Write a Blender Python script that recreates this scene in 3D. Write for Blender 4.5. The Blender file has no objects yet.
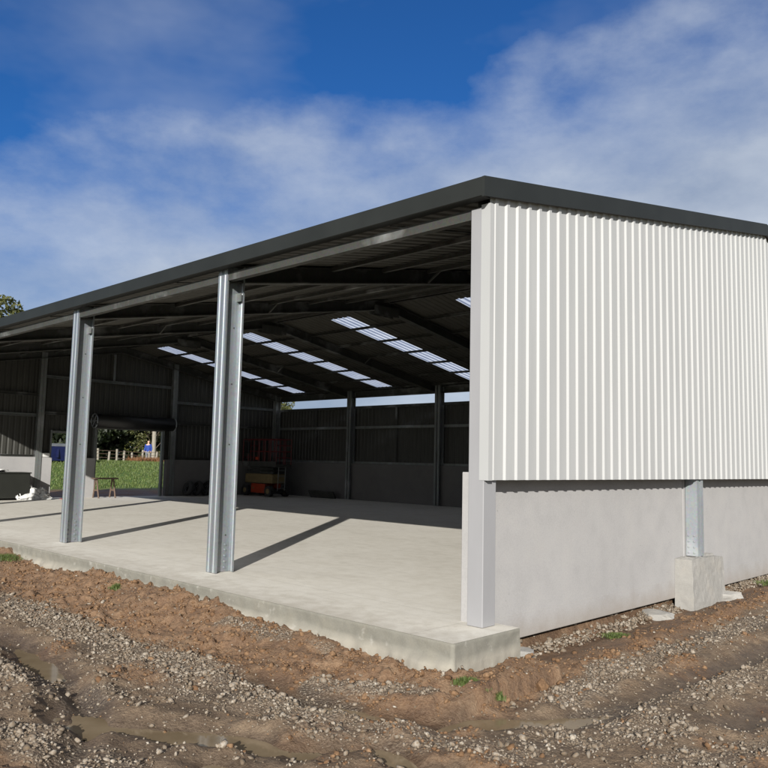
import bpy, bmesh, math, random
import numpy as np
from mathutils import Vector, Matrix
random.seed(7); RNG = np.random.default_rng(11)
S = bpy.context.scene
COL = S.collection
PI = math.pi

# ------------------------------------------------------------------ sizes of the shed (metres)
BAY = 4.652; NB = 5; LEN = BAY*NB          # along -X
DEP = 15.69; RY = 8.05                     # depth (+Y), ridge
SL = 0.178                                 # roof slope
ZS = 4.27                                  # underside of roof sheet at the front column line
HC = 1.405                                 # bottom of the wall cladding
XE = -LEN                                  # far end wall
def roofz(y): return ZS + SL*(y if y <= RY else 2*RY - y)

# ------------------------------------------------------------------ helpers
def tag(o, label=None, cat=None, group=None, kind=None):
    if label: o['label'] = label
    if cat: o['category'] = cat
    if group: o['group'] = group
    if kind: o['kind'] = kind
    return o
def thing(name, label, cat, loc=(0,0,0), rz=0, group=None):
    o = bpy.data.objects.new(name, None); COL.objects.link(o)
    o.location = loc; o.rotation_euler = (0,0,rz); o.empty_display_size = .2
    return tag(o, label, cat, group)
class MB:
    def __init__(s): s.v=[]; s.f=[]
    def add(s, vs, fs):
        n=len(s.v); s.v += [tuple(v) for v in vs]; s.f += [tuple(i+n for i in f) for f in fs]; return s
    def box(s, x0,x1,y0,y1,z0,z1):
        return s.add([(x0,y0,z0),(x1,y0,z0),(x1,y1,z0),(x0,y1,z0),(x0,y0,z1),(x1,y0,z1),(x1,y1,z1),(x0,y1,z1)],
              [(0,3,2,1),(4,5,6,7),(0,1,5,4),(1,2,6,5),(2,3,7,6),(3,0,4,7)])
    def obox(s, c, size, M):
        hx,hy,hz=[q/2 for q in size]
        vs=[Vector(c)+M@Vector((a*hx,b*hy,d*hz)) for d in(-1,1) for a,b in((-1,-1),(1,-1),(1,1),(-1,1))]
        return s.add(vs,[(0,3,2,1),(4,5,6,7),(0,1,5,4),(1,2,6,5),(2,3,7,6),(3,0,4,7)])
    def extrude(s, prof, p0, p1, xa, ya, closed=True):
        p0,p1,xa,ya=[Vector(q) for q in (p0,p1,xa,ya)]; n=len(prof)
        vs=[p0+xa*a+ya*b for a,b in prof]+[p1+xa*a+ya*b for a,b in prof]
        fs=[(i,(i+1)%n,(i+1)%n+n,i+n) for i in range(n if closed else n-1)]
        if closed: fs+= [tuple(range(n-1,-1,-1)), tuple(range(n,2*n))]
        return s.add(vs,fs)
    def tube(s, pts, r, n=8, cap=True):
        pts=[Vector(p) for p in pts]; rs = r if hasattr(r,'__len__') else [r]*len(pts)
        vs=[];fs=[]
        for i,p in enumerate(pts):
            d=(pts[min(i+1,len(pts)-1)]-pts[max(i-1,0)]).normalized()
            a=Vector((0,0,1)) if abs(d.z)<.9 else Vector((1,0,0))
            u=d.cross(a).normalized(); w=d.cross(u)
            for k in range(n):
                t=2*PI*k/n; vs.append(p+(u*math.cos(t)+w*math.sin(t))*rs[i])
        for i in range(len(pts)-1):
            for k in range(n): fs.append((i*n+k,i*n+(k+1)%n,(i+1)*n+(k+1)%n,(i+1)*n+k))
        if cap: fs+=[tuple(range(n-1,-1,-1)),tuple((len(pts)-1)*n+k for k in range(n))]
        return s.add(vs,fs)
    def build(s, name, mat, parent=None, smooth=False):
        me=bpy.data.meshes.new(name); me.from_pydata(s.v,[],s.f); me.update()
        bm=bmesh.new(); bm.from_mesh(me); bmesh.ops.recalc_face_normals(bm,faces=bm.faces); bm.to_mesh(me); bm.free()
        if smooth: me.polygons.foreach_set('use_smooth',[True]*len(me.polygons))
        if mat: me.materials.append(mat)
        o=bpy.data.objects.new(name,me); COL.objects.link(o)
        if parent: o.parent=parent
        return o
def dupe(o, parent=None):
    c=o.copy(); COL.objects.link(c)
    if parent: c.parent=parent
    return c
def copy_tree(o, parent=None):
    c=dupe(o,parent)
    for ch in list(o.children): copy_tree(ch,c)
    return c
def solid(o,t=.0015):
    m=o.modifiers.new('s','SOLIDIFY'); m.thickness=t; m.offset=0; return o
def bevel(o,w=.006,seg=2):
    m=o.modifiers.new('b','BEVEL'); m.width=w; m.segments=seg; m.limit_method='ANGLE'; return o

# lipped C section outline, web on the left (x=0), flanges to +x
def cprof(d, fl, lip, t=.004):
    h=d/2
    return [(0,-h),(fl,-h),(fl,-h+lip),(fl-t,-h+lip),(fl-t,-h+t),(t,-h+t),(t,h-t),(fl-t,h-t),(fl-t,h-lip),(fl,h-lip),(fl,h),(0,h)]

# ------------------------------------------------------------------ numpy noise
PERM = np.random.default_rng(3).permutation(4096).astype(np.int64)
def _g(ix,iy):
    h=PERM[(PERM[ix&4095]+iy)&4095]; a=h*(2*PI/4096); return np.cos(a),np.sin(a)
def perlin(x,y):
    x0=np.floor(x).astype(np.int64); y0=np.floor(y).astype(np.int64); fx=x-x0; fy=y-y0
    u=fx*fx*fx*(fx*(fx*6-15)+10); v=fy*fy*fy*(fy*(fy*6-15)+10)
    def d(i,j):
        gx,gy=_g(x0+i,y0+j); return gx*(fx-i)+gy*(fy-j)
    a=d(0,0)*(1-u)+d(1,0)*u; b=d(0,1)*(1-u)+d(1,1)*u
    return (a*(1-v)+b*v)*1.5
def fbm(x,y,o=4,f=1.,g=.5):
    s=0;a=1
    for i in range(o): s=s+a*perlin(x*f+17.3*i,y*f-9.1*i); f*=2.03; a*=g
    return s
def ss(a,b,x): t=np.clip((x-a)/(b-a),0,1); return t*t*(3-2*t)
def pdist(x,y,pts):
    best=np.full(np.shape(x),1e9)
    for (ax,ay),(bx,by) in zip(pts[:-1],pts[1:]):
        dx,dy=bx-ax,by-ay; L=dx*dx+dy*dy
        t=np.clip(((x-ax)*dx+(y-ay)*dy)/L,0,1)
        best=np.minimum(best,np.hypot(x-ax-t*dx,y-ay-t*dy))
    return best

# ------------------------------------------------------------------ materials
def nm(name):
    m=bpy.data.materials.new(name); m.use_nodes=True; nt=m.node_tree; nt.nodes.clear()
    out=nt.nodes.new('ShaderNodeOutputMaterial'); b=nt.nodes.new('ShaderNodeBsdfPrincipled')
    nt.links.new(b.outputs[0],out.inputs[0]); return m,nt,b,out
def N(nt,t,**k):
    n=nt.nodes.new(t)
    for a,b in k.items():
        if a in n.inputs.keys() if hasattr(n.inputs,'keys') else False: n.inputs[a].default_value=b
        else: setattr(n,a,b)
    return n
def noise(nt,vec,scale,detail=4,rough=.55):
    n=nt.nodes.new('ShaderNodeTexNoise'); n.inputs['Scale'].default_value=scale; n.inputs['Detail'].default_value=detail; n.inputs['Roughness'].default_value=rough
    nt.links.new(vec,n.inputs['Vector']); return n.outputs['Fac']
def ramp(nt,fac,stops):
    r=nt.nodes.new('ShaderNodeValToRGB'); e=r.color_ramp.elements
    while len(e)<len(stops): e.new(.5)
    for q,(p,c) in zip(e,stops): q.position=p; q.color=(*c,1) if len(c)==3 else c
    nt.links.new(fac,r.inputs[0]); return r.outputs[0]
def mix(nt,f,a,b,mode='MIX'):
    n=nt.nodes.new('ShaderNodeMix'); n.data_type='RGBA'; n.blend_type=mode
    for i,q in ((0,f),(6,a),(7,b)):
        if isinstance(q,(int,float)): n.inputs[i].default_value=q
        elif isinstance(q,tuple): n.inputs[i].default_value=(*q,1)
        else: nt.links.new(q,n.inputs[i])
    return n.outputs[2]
def math_(nt,op,a,b=0.,c=None):
    n=nt.nodes.new('ShaderNodeMath'); n.operation=op
    for i,q in enumerate((a,b) if c is None else (a,b,c)):
        if isinstance(q,(int,float)): n.inputs[i].default_value=q
        else: nt.links.new(q,n.inputs[i])
    return n.outputs[0]
def bump(nt,b,h,strength=.3,dist=.01):
    n=nt.nodes.new('ShaderNodeBump'); n.inputs['Strength'].default_value=strength; n.inputs['Distance'].default_value=dist
    nt.links.new(h,n.inputs['Height']); nt.links.new(n.outputs[0],b.inputs['Normal'])
def coord(nt,scale=(1,1,1)):
    t=nt.nodes.new('ShaderNodeTexCoord'); m=nt.nodes.new('ShaderNodeMapping'); m.inputs['Scale'].default_value=scale
    nt.links.new(t.outputs['Object'],m.inputs[0]); return m.outputs[0]
def simple(name,c,rough=.6,metal=0.,var=.12,scale=6.,bmp=0.,streak=None,spec=.5):
    m,nt,b,o=nm(name); v=coord(nt,streak or (1,1,1))
    f=noise(nt,v,scale,5)
    nt.links.new(ramp(nt,f,[(.3,tuple(q*(1-var) for q in c)),(.7,tuple(min(1,q*(1+var)) for q in c))]),b.inputs['Base Color'])
    b.inputs['Roughness'].default_value=rough; b.inputs['Metallic'].default_value=metal
    b.inputs['Specular IOR Level'].default_value=spec
    if bmp: bump(nt,b,noise(nt,v,scale*6,4),bmp,.01)
    return m
def concrete(name,c,dark,stain=1.,bmp=.25,seed=0.,warm=(1.05,1.0,.93),edge=False,splash=False):
    m,nt,b,o=nm(name); v=coord(nt)
    mp=nt.nodes.new('ShaderNodeMapping'); mp.inputs['Location'].default_value=(seed,seed*2,seed*3); nt.links.new(v,mp.inputs[0]); v=mp.outputs[0]
    big=noise(nt,v,.55,5,.6); mid=noise(nt,v,3.2,6,.62); fine=noise(nt,v,60,3,.6)
    c1=ramp(nt,big,[(.32,dark),(.62,c)])
    c2=mix(nt,.45*stain,c1,ramp(nt,mid,[(.35,tuple(q*.78 for q in c)),(.5,c),(.68,tuple(min(1,q*1.14*w) for q,w in zip(c,warm)))]))
    c3=mix(nt,.35,c2,ramp(nt,fine,[(.3,tuple(q*.84 for q in c)),(.7,tuple(q*1.13 for q in c))]))
    # sparse dark pin holes
    vo=nt.nodes.new('ShaderNodeTexVoronoi'); vo.inputs['Scale'].default_value=4.5; nt.links.new(v,vo.inputs['Vector'])
    pin=ramp(nt,vo.outputs['Distance'],[(.0,(1,1,1)),(.025,(1,1,1)),(.045,(0,0,0))])
    c4=mix(nt,math_(nt,'MULTIPLY',pin,.55),c3,tuple(q*.45 for q in c))
    if edge or splash:
        sz_=nt.nodes.new('ShaderNodeSeparateXYZ'); nt.links.new(coord(nt),sz_.inputs[0])
        zz=math_(nt,'ADD',sz_.outputs[2],math_(nt,'MULTIPLY',math_(nt,'SUBTRACT',mid,.5),.35 if splash else .12))
        if edge:
            k=ramp(nt,math_(nt,'ADD',zz,.5),[(.30,(1,1,1)),(.38,(0,0,0))])
            c4=mix(nt,math_(nt,'MULTIPLY',k,.8),c4,(.27,.25,.21))
            k2=ramp(nt,noise(nt,v,9,4,.6),[(.60,(0,0,0)),(.72,(1,1,1))]); c4=mix(nt,math_(nt,'MULTIPLY',k2,.45),c4,(.34,.33,.30))
        else:
            k=ramp(nt,math_(nt,'ADD',zz,.5),[(.25,(1,1,1)),(.5,(0,0,0))]); c4=mix(nt,math_(nt,'MULTIPLY',k,.42),c4,(.21,.165,.12))
    nt.links.new(c4,b.inputs['Base Color']); b.inputs['Roughness'].default_value=.85; b.inputs['Specular IOR Level'].default_value=.25
    bump(nt,b,math_(nt,'ADD',math_(nt,'MULTIPLY',mid,.6),math_(nt,'MULTIPLY',fine,.15)),bmp,.02)
    return m
M={}
M['floor']=None
def floor_mat():
    m,nt,b,o=nm('floor_concrete'); v=coord(nt)
    big=noise(nt,v,.35,5,.6)
    vs=coord(nt,(1.,1.2,1)); sw=nt.nodes.new('ShaderNodeTexNoise'); sw.inputs['Scale'].default_value=.8; sw.inputs['Detail'].default_value=9; sw.inputs['Roughness'].default_value=.62; sw.inputs['Distortion'].default_value=.6; nt.links.new(vs,sw.inputs['Vector'])
    fine=noise(nt,v,45,4,.65); mid=noise(nt,v,5,6,.65)
    base=ramp(nt,big,[(.3,(.475,.445,.388)),(.66,(.60,.57,.50))])
    c=mix(nt,.62,base,ramp(nt,sw.outputs['Fac'],[(.36,(.475,.438,.372)),(.47,(.57,.535,.465)),(.66,(.66,.63,.56))]))
    c=mix(nt,.3,c,ramp(nt,fine,[(.3,(.44,.42,.37)),(.7,(.66,.64,.59))]))
    c=mix(nt,.3,c,ramp(nt,mid,[(.35,(.42,.39,.33)),(.6,(.60,.58,.53))]))
    # trowel scuffs: thin dark arcs
    wv=nt.nodes.new('ShaderNodeTexWave'); wv.wave_type='RINGS'; wv.inputs['Scale'].default_value=.55; wv.inputs['Distortion'].default_value=7; wv.inputs['Detail'].default_value=4; wv.inputs['Detail Scale'].default_value=.7; nt.links.new(v,wv.inputs['Vector'])
    arc=ramp(nt,wv.outputs['Fac'],[(.0,(1,1,1)),(.035,(0,0,0))])
    c=mix(nt,math_(nt,'MULTIPLY',arc,.07),c,(.2,.185,.16))
    # muddy dirt near the open front edge and the corner
    sx=nt.nodes.new('ShaderNodeSeparateXYZ'); nt.links.new(coord(nt),sx.inputs[0])
    ed=math_(nt,'SUBTRACT',sx.outputs[1],-.7); ed=math_(nt,'ADD',ed,math_(nt,'MULTIPLY',math_(nt,'SUBTRACT',mid,.5),1.3))
    dirt=ramp(nt,ed,[(.0,(1,1,1)),(.55,(0,0,0))])
    c=mix(nt,math_(nt,'MULTIPLY',dirt,.4),c,(.31,.28,.23))
    # sawn joints on the bay lines
    for ax,per,off in ((0,BAY,-.32),(1,5.23,.28)):
        q=math_(nt,'ADD',sx.outputs[ax],100*per-off); q=math_(nt,'MODULO',q,per); q=math_(nt,'SUBTRACT',q,per/2); q=math_(nt,'ABSOLUTE',q)
        j=math_(nt,'GREATER_THAN',q,per/2-.006)
        c=mix(nt,math_(nt,'MULTIPLY',j,.28),c,(.14,.13,.11))
    nt.links.new(c,b.inputs['Base Color']); b.inputs['Roughness'].default_value=.78; b.inputs['Specular IOR Level'].default_value=.3
    bump(nt,b,math_(nt,'ADD',math_(nt,'MULTIPLY',sw.outputs['Fac'],.7),math_(nt,'MULTIPLY',fine,.2)),.25,.012)
    return m
M['floor']=floor_mat()
M['slabedge']=concrete('slab_edge_concrete',(.185,.178,.152),(.125,.122,.10),1.2,.5,3.,edge=True)
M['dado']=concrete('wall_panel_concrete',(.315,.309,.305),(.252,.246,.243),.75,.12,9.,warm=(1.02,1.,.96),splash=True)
M['dadoshade']=concrete('shaded_panel_concrete',(.13,.125,.12),(.085,.08,.078),.9,.12,4.)  # darker copy of the wall panel concrete, indoor shade put into its colour
M['pier']=concrete('pier_concrete',(.27,.262,.245),(.185,.178,.163),1.2,.6,5.)
def galv(name,c=(.46,.5,.53),rough=.38,metal=.75):
    m,nt,b,o=nm(name); v=coord(nt)
    vo=nt.nodes.new('ShaderNodeTexVoronoi'); vo.inputs['Scale'].default_value=38; nt.links.new(v,vo.inputs['Vector'])
    big=noise(nt,coord(nt,(1,1,.35)),4,5)
    c1=mix(nt,.22,c,vo.outputs['Color'],'SOFT_LIGHT')
    c1=mix(nt,.5,c1,ramp(nt,big,[(.3,tuple(q*.72 for q in c)),(.7,tuple(q*1.2 for q in c))]))
    st=noise(nt,coord(nt,(30,30,.6) if metal>.65 else (1,1,1)),1,5)
    c1=mix(nt,math_(nt,'MULTIPLY',ramp(nt,st,[(.55,(0,0,0)),(.72,(1,1,1))]),.3),c1,(.62,.64,.64))
    nt.links.new(c1,b.inputs['Base Color']); b.inputs['Metallic'].default_value=metal
    nt.links.new(ramp(nt,big,[(.3,(rough+.12,)*3),(.7,(rough-.06,)*3)]),b.inputs['Roughness'])
    bump(nt,b,noise(nt,v,2.2,3),.08,.02)
    return m
M['galv']=galv('galvanised_steel',(.30,.325,.345),.40,.68)
M['galvpost']=galv('pale_galvanised_steel',(.235,.255,.27),.5,.2)
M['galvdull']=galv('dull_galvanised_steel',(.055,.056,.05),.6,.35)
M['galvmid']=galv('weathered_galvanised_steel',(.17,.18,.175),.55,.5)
M['grey']=simple('pale_grey_painted_steel',(.25,.25,.258),.42,0,.05,2.5,.0,(1,1,.3))
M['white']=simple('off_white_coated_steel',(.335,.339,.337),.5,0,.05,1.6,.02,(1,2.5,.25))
M['dark']=simple('charcoal_coated_steel',(.0165,.0185,.0175),.55,0,.12,2.,.02,None,.22)
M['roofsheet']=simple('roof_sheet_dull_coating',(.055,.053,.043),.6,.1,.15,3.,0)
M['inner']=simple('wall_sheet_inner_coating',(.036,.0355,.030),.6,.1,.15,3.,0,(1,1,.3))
M['black']=simple('black_plastic',(.012,.012,.012),.45,0,.2,5.)
M['rubber']=simple('tyre_rubber',(.02,.02,.02),.8,0,.2,9.,.2)
M['orange']=simple('orange_enamel',(.30,.035,.01),.45,0,.12,5.)
M['red']=simple('red_enamel',(.10,.008,.008),.5,0,.15,6.)
M['beige']=simple('dusty_cream_enamel',(.17,.125,.055),.6,0,.2,6.)
M['wood']=simple('weathered_timber',(.10,.065,.045),.8,0,.25,8.,.3,(8,1,1))
M['palewood']=simple('bleached_fence_timber',(.22,.2,.165),.85,0,.2,9.,.3,(1,1,6))
M['blue']=simple('blue_enamel',(.004,.008,.05),.5,0,.2,4.)
M['bluecloth']=simple('blue_workwear_cloth',(.012,.04,.22),.85,0,.2,20.)
M['skin']=simple('skin',(.45,.27,.19),.6,0,.05,20.)
M['hair']=simple('dark_hair',(.03,.02,.015),.7,0,.1,30.)
M['trouser']=simple('grey_trouser_cloth',(.16,.17,.19),.85,0,.2,20.)
M['plastic']=simple('crumpled_white_plastic',(.62,.62,.6),.35,0,.08,4.)
M['crate']=simple('dark_green_steel',(.009,.010,.007),.6,0,.15,4.)
M['redrag']=simple('red_cloth',(.5,.06,.04),.8,0,.1,10.)
M['bark']=simple('bark',(.09,.07,.05),.9,0,.3,9.,.6,(3,3,.7))
def leafmat(name,a,bc,t=.25):
    m,nt,b,o=nm(name); g=nt.nodes.new('ShaderNodeNewGeometry')
    nt.links.new(ramp(nt,g.outputs['Random Per Island'],[(.0,a),(.65,bc),(1.,tuple(q*1.5 for q in bc))]),b.inputs['Base Color'])
    b.inputs['Roughness'].default_value=.6
    tr=nt.nodes.new('ShaderNodeBsdfTranslucent'); tr.inputs[0].default_value=(*[q*1.3 for q in bc],1)
    mx=nt.nodes.new('ShaderNodeMixShader'); mx.inputs[0].default_value=t
    nt.links.new(b.outputs[0],mx.inputs[1]); nt.links.new(tr.outputs[0],mx.inputs[2]); nt.links.new(mx.outputs[0],o.inputs[0]); return m
M['leafdark']=leafmat('dark_evergreen_leaf',(.008,.013,.006),(.02,.028,.01),.1)
M['leafolive']=leafmat('olive_leaf',(.035,.045,.012),(.085,.088,.025))
M['grass']=leafmat('grass_blade',(.05,.07,.016),(.10,.135,.035),.3)
M['drygrass']=leafmat('dry_grass_blade',(.12,.055,.02),(.19,.09,.035),.3)
def skymat():
    m,nt,b,o=nm('translucent_skylight_sheet'); nt.nodes.remove(b)
    t=nt.nodes.new('ShaderNodeBsdfTranslucent')
    nt.links.new(ramp(nt,noise(nt,coord(nt),2.,4),[(.3,(.80,.83,.88)),(.7,(.96,.97,.98))]),t.inputs[0])
    tp=nt.nodes.new('ShaderNodeBsdfTransparent'); tp.inputs[0].default_value=(.75,.8,.9,1)
    mx=nt.nodes.new('ShaderNodeMixShader'); mx.inputs[0].default_value=.22; nt.links.new(t.outputs[0],mx.inputs[1]); nt.links.new(tp.outputs[0],mx.inputs[2]); nt.links.new(mx.outputs[0],o.inputs[0]); return m
M['skylight']=skymat()
def stonemat(name,stops,dirt):
    m,nt,b,o=nm(name); g=nt.nodes.new('ShaderNodeNewGeometry')
    c=ramp(nt,g.outputs['Random Per Island'],stops); f=noise(nt,coord(nt),55,4)
    c=mix(nt,ramp(nt,f,[(.38,(.75,.75,.75)),(.62,(0,0,0))]),c,dirt)
    nt.links.new(c,b.inputs['Base Color']); b.inputs['Roughness'].default_value=.85; b.inputs['Specular IOR Level'].default_value=.3
    bump(nt,b,noise(nt,coord(nt),120,3),.4,.004); return m
M['stone']=stonemat('crushed_stone',[(0,(.085,.069,.052)),(.35,(.155,.133,.107)),(.7,(.235,.207,.17)),(.93,(.30,.27,.228)),(1,(.37,.34,.29))],(.15,.105,.064))
M['clod']=stonemat('clay_clod',[(0,(.10,.052,.025)),(.5,(.16,.092,.047)),(1,(.22,.138,.078))],(.10,.056,.028))
def groundmat():
    m,nt,b,o=nm('churned_clay_and_gravel')
    def at(n):
        a=nt.nodes.new('ShaderNodeAttribute'); a.attribute_name=n; return a.outputs['Fac']
    v=coord(nt)
    big=noise(nt,v,1.1,6,.6); mid=noise(nt,v,7,6,.65); fine=noise(nt,v,45,5,.7)
    clay=ramp(nt,mid,[(.3,(.095,.046,.022)),(.5,(.165,.088,.043)),(.68,(.24,.148,.083))])
    mud=ramp(nt,mid,[(.3,(.080,.051,.030)),(.5,(.14,.094,.057)),(.7,(.215,.155,.10))])
    c=mix(nt,at('clay'),mud,clay)
    vo=nt.nodes.new('ShaderNodeTexVoronoi'); vo.inputs['Scale'].default_value=42; vo.inputs['Randomness'].default_value=1; nt.links.new(v,vo.inputs['Vector'])
    bw=nt.nodes.new('ShaderNodeRGBToBW'); nt.links.new(vo.outputs['Color'],bw.inputs[0]); grit=ramp(nt,bw.outputs[0],[(.2,(.11,.088,.064)),(.5,(.20,.168,.128)),(.8,(.33,.29,.23))])
    gr=mix(nt,ramp(nt,vo.outputs['Distance'],[(.35,(0,0,0)),(.6,(1,1,1))]),grit,(.09,.07,.055))
    pres=math_(nt,'MULTIPLY',at('gravel'),ramp(nt,noise(nt,v,4,5,.7),[(.3,(.25,.25,.25)),(.6,(1,1,1))]))
    c=mix(nt,math_(nt,'MULTIPLY',pres,.8),c,gr)
    c=mix(nt,.3,c,ramp(nt,fine,[(.3,(.04,.028,.019)),(.7,(.30,.235,.17))]))
    c=mix(nt,math_(nt,'MULTIPLY',at('wet'),.75),c,mix(nt,.5,c,(.05,.034,.02),'MULTIPLY'))
    gcol=ramp(nt,noise(nt,v,1.6,6,.7),[(.3,(.045,.075,.014)),(.55,(.09,.15,.025)),(.75,(.15,.17,.045))])
    c=mix(nt,at('grass'),c,gcol)
    nt.links.new(c,b.inputs['Base Color'])
    r=math_(nt,'SUBTRACT',.92,math_(nt,'MULTIPLY',at('wet'),.5)); nt.links.new(r,b.inputs['Roughness'])
    b.inputs['Specular IOR Level'].default_value=.35
    h=math_(nt,'ADD',math_(nt,'MULTIPLY',fine,.5),math_(nt,'ADD',mid,math_(nt,'MULTIPLY',vo.outputs['Distance'],math_(nt,'MULTIPLY',at('gravel'),-.5))))
    bump(nt,b,h,1.,.035); return m
M['ground']=groundmat()
def watermat():
    m,nt,b,o=nm('muddy_water'); v=coord(nt)
    nt.links.new(ramp(nt,noise(nt,v,3,4),[(.3,(.135,.10,.06)),(.7,(.20,.155,.1))]),b.inputs['Base Color'])
    b.inputs['Roughness'].default_value=.08; b.inputs['IOR'].default_value=1.28
    bump(nt,b,noise(nt,v,9,2),.03,.01); return m
M['water']=watermat()

# ------------------------------------------------------------------ ground
SLABX, SLABY = .19, -.70
FACEX=[-30,-14,-10.6,-9.6,-9,-8.1,-7.2,-6.3,-5.4,-4.45,-3.4,-2.3,-1,.2]
FACEZ=[-.2,-.2,-.17,-.20,-.27,-.33,-.27,-.17,-.22,-.17,-.22,-.26,-.30,-.34]
RUTS=[  # polyline, half width, depth
 ([(-9.5,-3.0),(-6,-2.85),(-4.42,-2.77),(-3.3,-2.83),(-2.49,-2.96),(-1.9,-3.15),(-1.27,-3.42),(-.83,-3.05),(-.44,-2.83),(-.06,-2.66),(.35,-2.5)],.17,.085),
 ([(-1.4,-1.72),(-.34,-1.68),(.19,-1.52),(.6,-1.3),(.85,-.93),(1.17,-.55),(1.33,-.2),(1.4,.6),(1.45,2.2),(1.6,4.5),(1.7,9)],.15,.065),
 ([(.3,-2.35),(.63,-2.05),(1.12,-2.1),(1.7,-1.95)],.13,.085),
 ([(.1,-3.1),(.38,-2.98),(.8,-2.9)],.13,.06),
 ([(2.2,.4),(2.3,1.7),(2.5,4),(2.6,8)],.16,.05),
 ([(-2.15,-2.95),(-1.42,-3.1),(-.6,-3.7),(-.2,-4.3)],.1,.07),
]
GRAV=[ # polyline, half width, density
 ([(-12,-2.3),(-6.17,-2.16),(-4.67,-2.04),(-3.18,-2.05),(-1.82,-2.04),(-.89,-1.96),(-.22,-1.78)],.30,1.),
 ([(-9,-3.6),(-5,-3.35),(-3.06,-3.28),(-2.33,-3.12),(-1.7,-3.0)],.22,.8),
 ([(-1.6,-4.1),(-1.28,-3.93),(-1.09,-3.72),(-.43,-3.62),(0,-3.6)],.2,.9),
 ([(-1.28,-2.35),(-.5,-2.05),(.1,-2.1),(.5,-1.75)],.28,.55),
 ([(-2.8,-.98),(-1.83,-.95),(-1.21,-.9)],.09,.8),
 ([(-.75,-1.55),(-.42,-1.3),(-.03,-1.2),(.25,-1.15)],.13,1.),
 ([(.95,-.2),(.90,.35),(.84,1.15),(.90,1.85),(.95,2.77),(1.02,4.79),(1.1,8)],.16,1.),
 ([(1.28,-.31),(1.50,.25),(1.80,0),(1.86,-.29),(1.71,-.62)],.17,.9),
 ([(1.65,.5),(1.76,1.14),(1.9,2.02),(2.0,4)],.2,.8),
 ([(.86,-1.66),(1.23,-1.48),(1.42,-1.0),(1.66,-.83)],.2,.75),
 ([(2.1,-.95),(2.34,-.45),(2.58,.1),(2.9,1.2)],.15,.7),
 ([(1.9,-1.6),(2.4,-1.3)],.2,.4),
 ([(-12,-4.2),(-4,-4.2),(-1.5,-5)],.5,.6),
]
PUDDLES=[((-.62,-2.98),.40,.36),((-.35,-1.66),.2,.2)]
def fields(x,y):
    x=np.asarray(x,float); y=np.asarray(y,float)
    wob=.16*fbm(x,y,3,1.7)
    df=SLABY-y; dg=x-SLABX
    base=-.42+.006*np.clip(-x,0,12)+.016*np.clip(y,0,10)
    base=base+.035*fbm(x,y,3,.45)
    # clay berm pushed against the slab, front
    fz=np.interp(x,FACEX,FACEZ)
    tf=np.exp(-(np.clip(df,0,9)/.5)**2)*(x<.6)*(y<.4)
    base=base*(1-tf)+(fz+.065)*tf
    cor=np.hypot(np.clip(x-.2,0,9),np.clip(-.7-y,0,9))
    mound=.05*np.exp(-((dg-.33-wob*.5)/.22)**2)*ss(.3,1.,y)
    low=-.05*np.exp(-((x+.05)/.2)**2)*ss(.2,.7,y)
    base=base+mound+low
    clay=np.maximum(ss(1.35,.85,df+wob*1.4)*(y<1.0)*ss(.9,.2,x-.1), ss(.62,.42,dg+wob*.6)*(y>-.9))
    clay=np.maximum(clay, .75*ss(.38,.15,pdist(x,y,[(.1,-1.1),(.6,-.75),(.7,0)])+wob*.4))
    clay=np.maximum(clay,.75*ss(.1,.5,fbm(x+40,y,4,.8)))
    wet=np.zeros_like(x); z=base
    for pts,w,d in RUTS:
        q=pdist(x,y,pts)+wob*.35
        z=z-d*np.exp(-(q/w)**2)+.4*d*np.exp(-((q-1.9*w)/(.6*w))**2)*(.6+.9*fbm(x,y,2,3.))
        wet=np.maximum(wet,ss(1.7*w,.6*w,q))
    wet=np.maximum(wet,.8*ss(.42,.25,dg)*ss(.35,.6,y)*(x<1)*(fbm(x,y,3,1.1)>-.35)); wet=np.maximum(wet,.6*ss(.1,.5,fbm(x-3,y+8,4,.7))*(1-.5*clay))
    gr=np.zeros_like(x)
    for pts,w,den in GRAV:
        q=pdist(x,y,pts)+wob*.7
        gr=np.maximum(gr,den*ss(1.35*w,.6*w,q))
    z=z+.018*gr
    clay=clay*(1-.7*gr)
    near=ss(16,9,np.hypot(x+1,y+1))
    # clods: blocky multi-scale roughness
    c1=fbm(x,y,5,3.2,.62); c2=np.abs(perlin(x*9,y*9)); c3=fbm(x+9,y,3,19.,.6)
    c4=np.abs(perlin(x*23+3,y*23)); c5=perlin(x*41,y*41); lump_=ss(.15,.55,fbm(x-7,y+4,3,5.5,.6))
    amp=.026+.02*clay
    rough=ss(-.3,.4,fbm(x+31,y-12,3,1.3)); z=z+near*(amp*c1*.9+.026*clay*(c2-.25)*rough+(.010*c3+.011*(c4-.25)+.004*c5)*(.45+.55*rough)+.045*clay*lump_*rough)*(1-.75*wet)+.015*(1-near)*c1
    # grass bank beyond the far end wall
    far=ss(-30.5,-32.,x+wob*2)*(y>-14)
    bank=1.22*ss(-30,-43,x)-.25*ss(-46,-62,x)
    z=np.where(x<-24,-.12+.05*fbm(x,y,3,.3)+bank,z)
    tr=ss(-22.5,-24.5,x)
    z=np.where((x>-24)&(x<=-20),z,z)
    R=np.hypot(x+10,y-6)
    grass=np.maximum(far,ss(26,32,R+6*fbm(x,y,3,.1)))
    # under the slab and the wall panels
    ins=(x<SLABX-.02)&(x>-23.55)&(y>SLABY+.03)&(y<16.0)&~((x>-.30)&(y>.33))
    z=np.where(ins,np.where((y>.33)&(x>-1.2),-.30,-.75),z)
    z=np.where((x>-.30)&(x<SLABX)&(y>.33)&(y<16),np.minimum(z,-.285),z)
    return z,clay,gr,wet,grass
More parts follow.
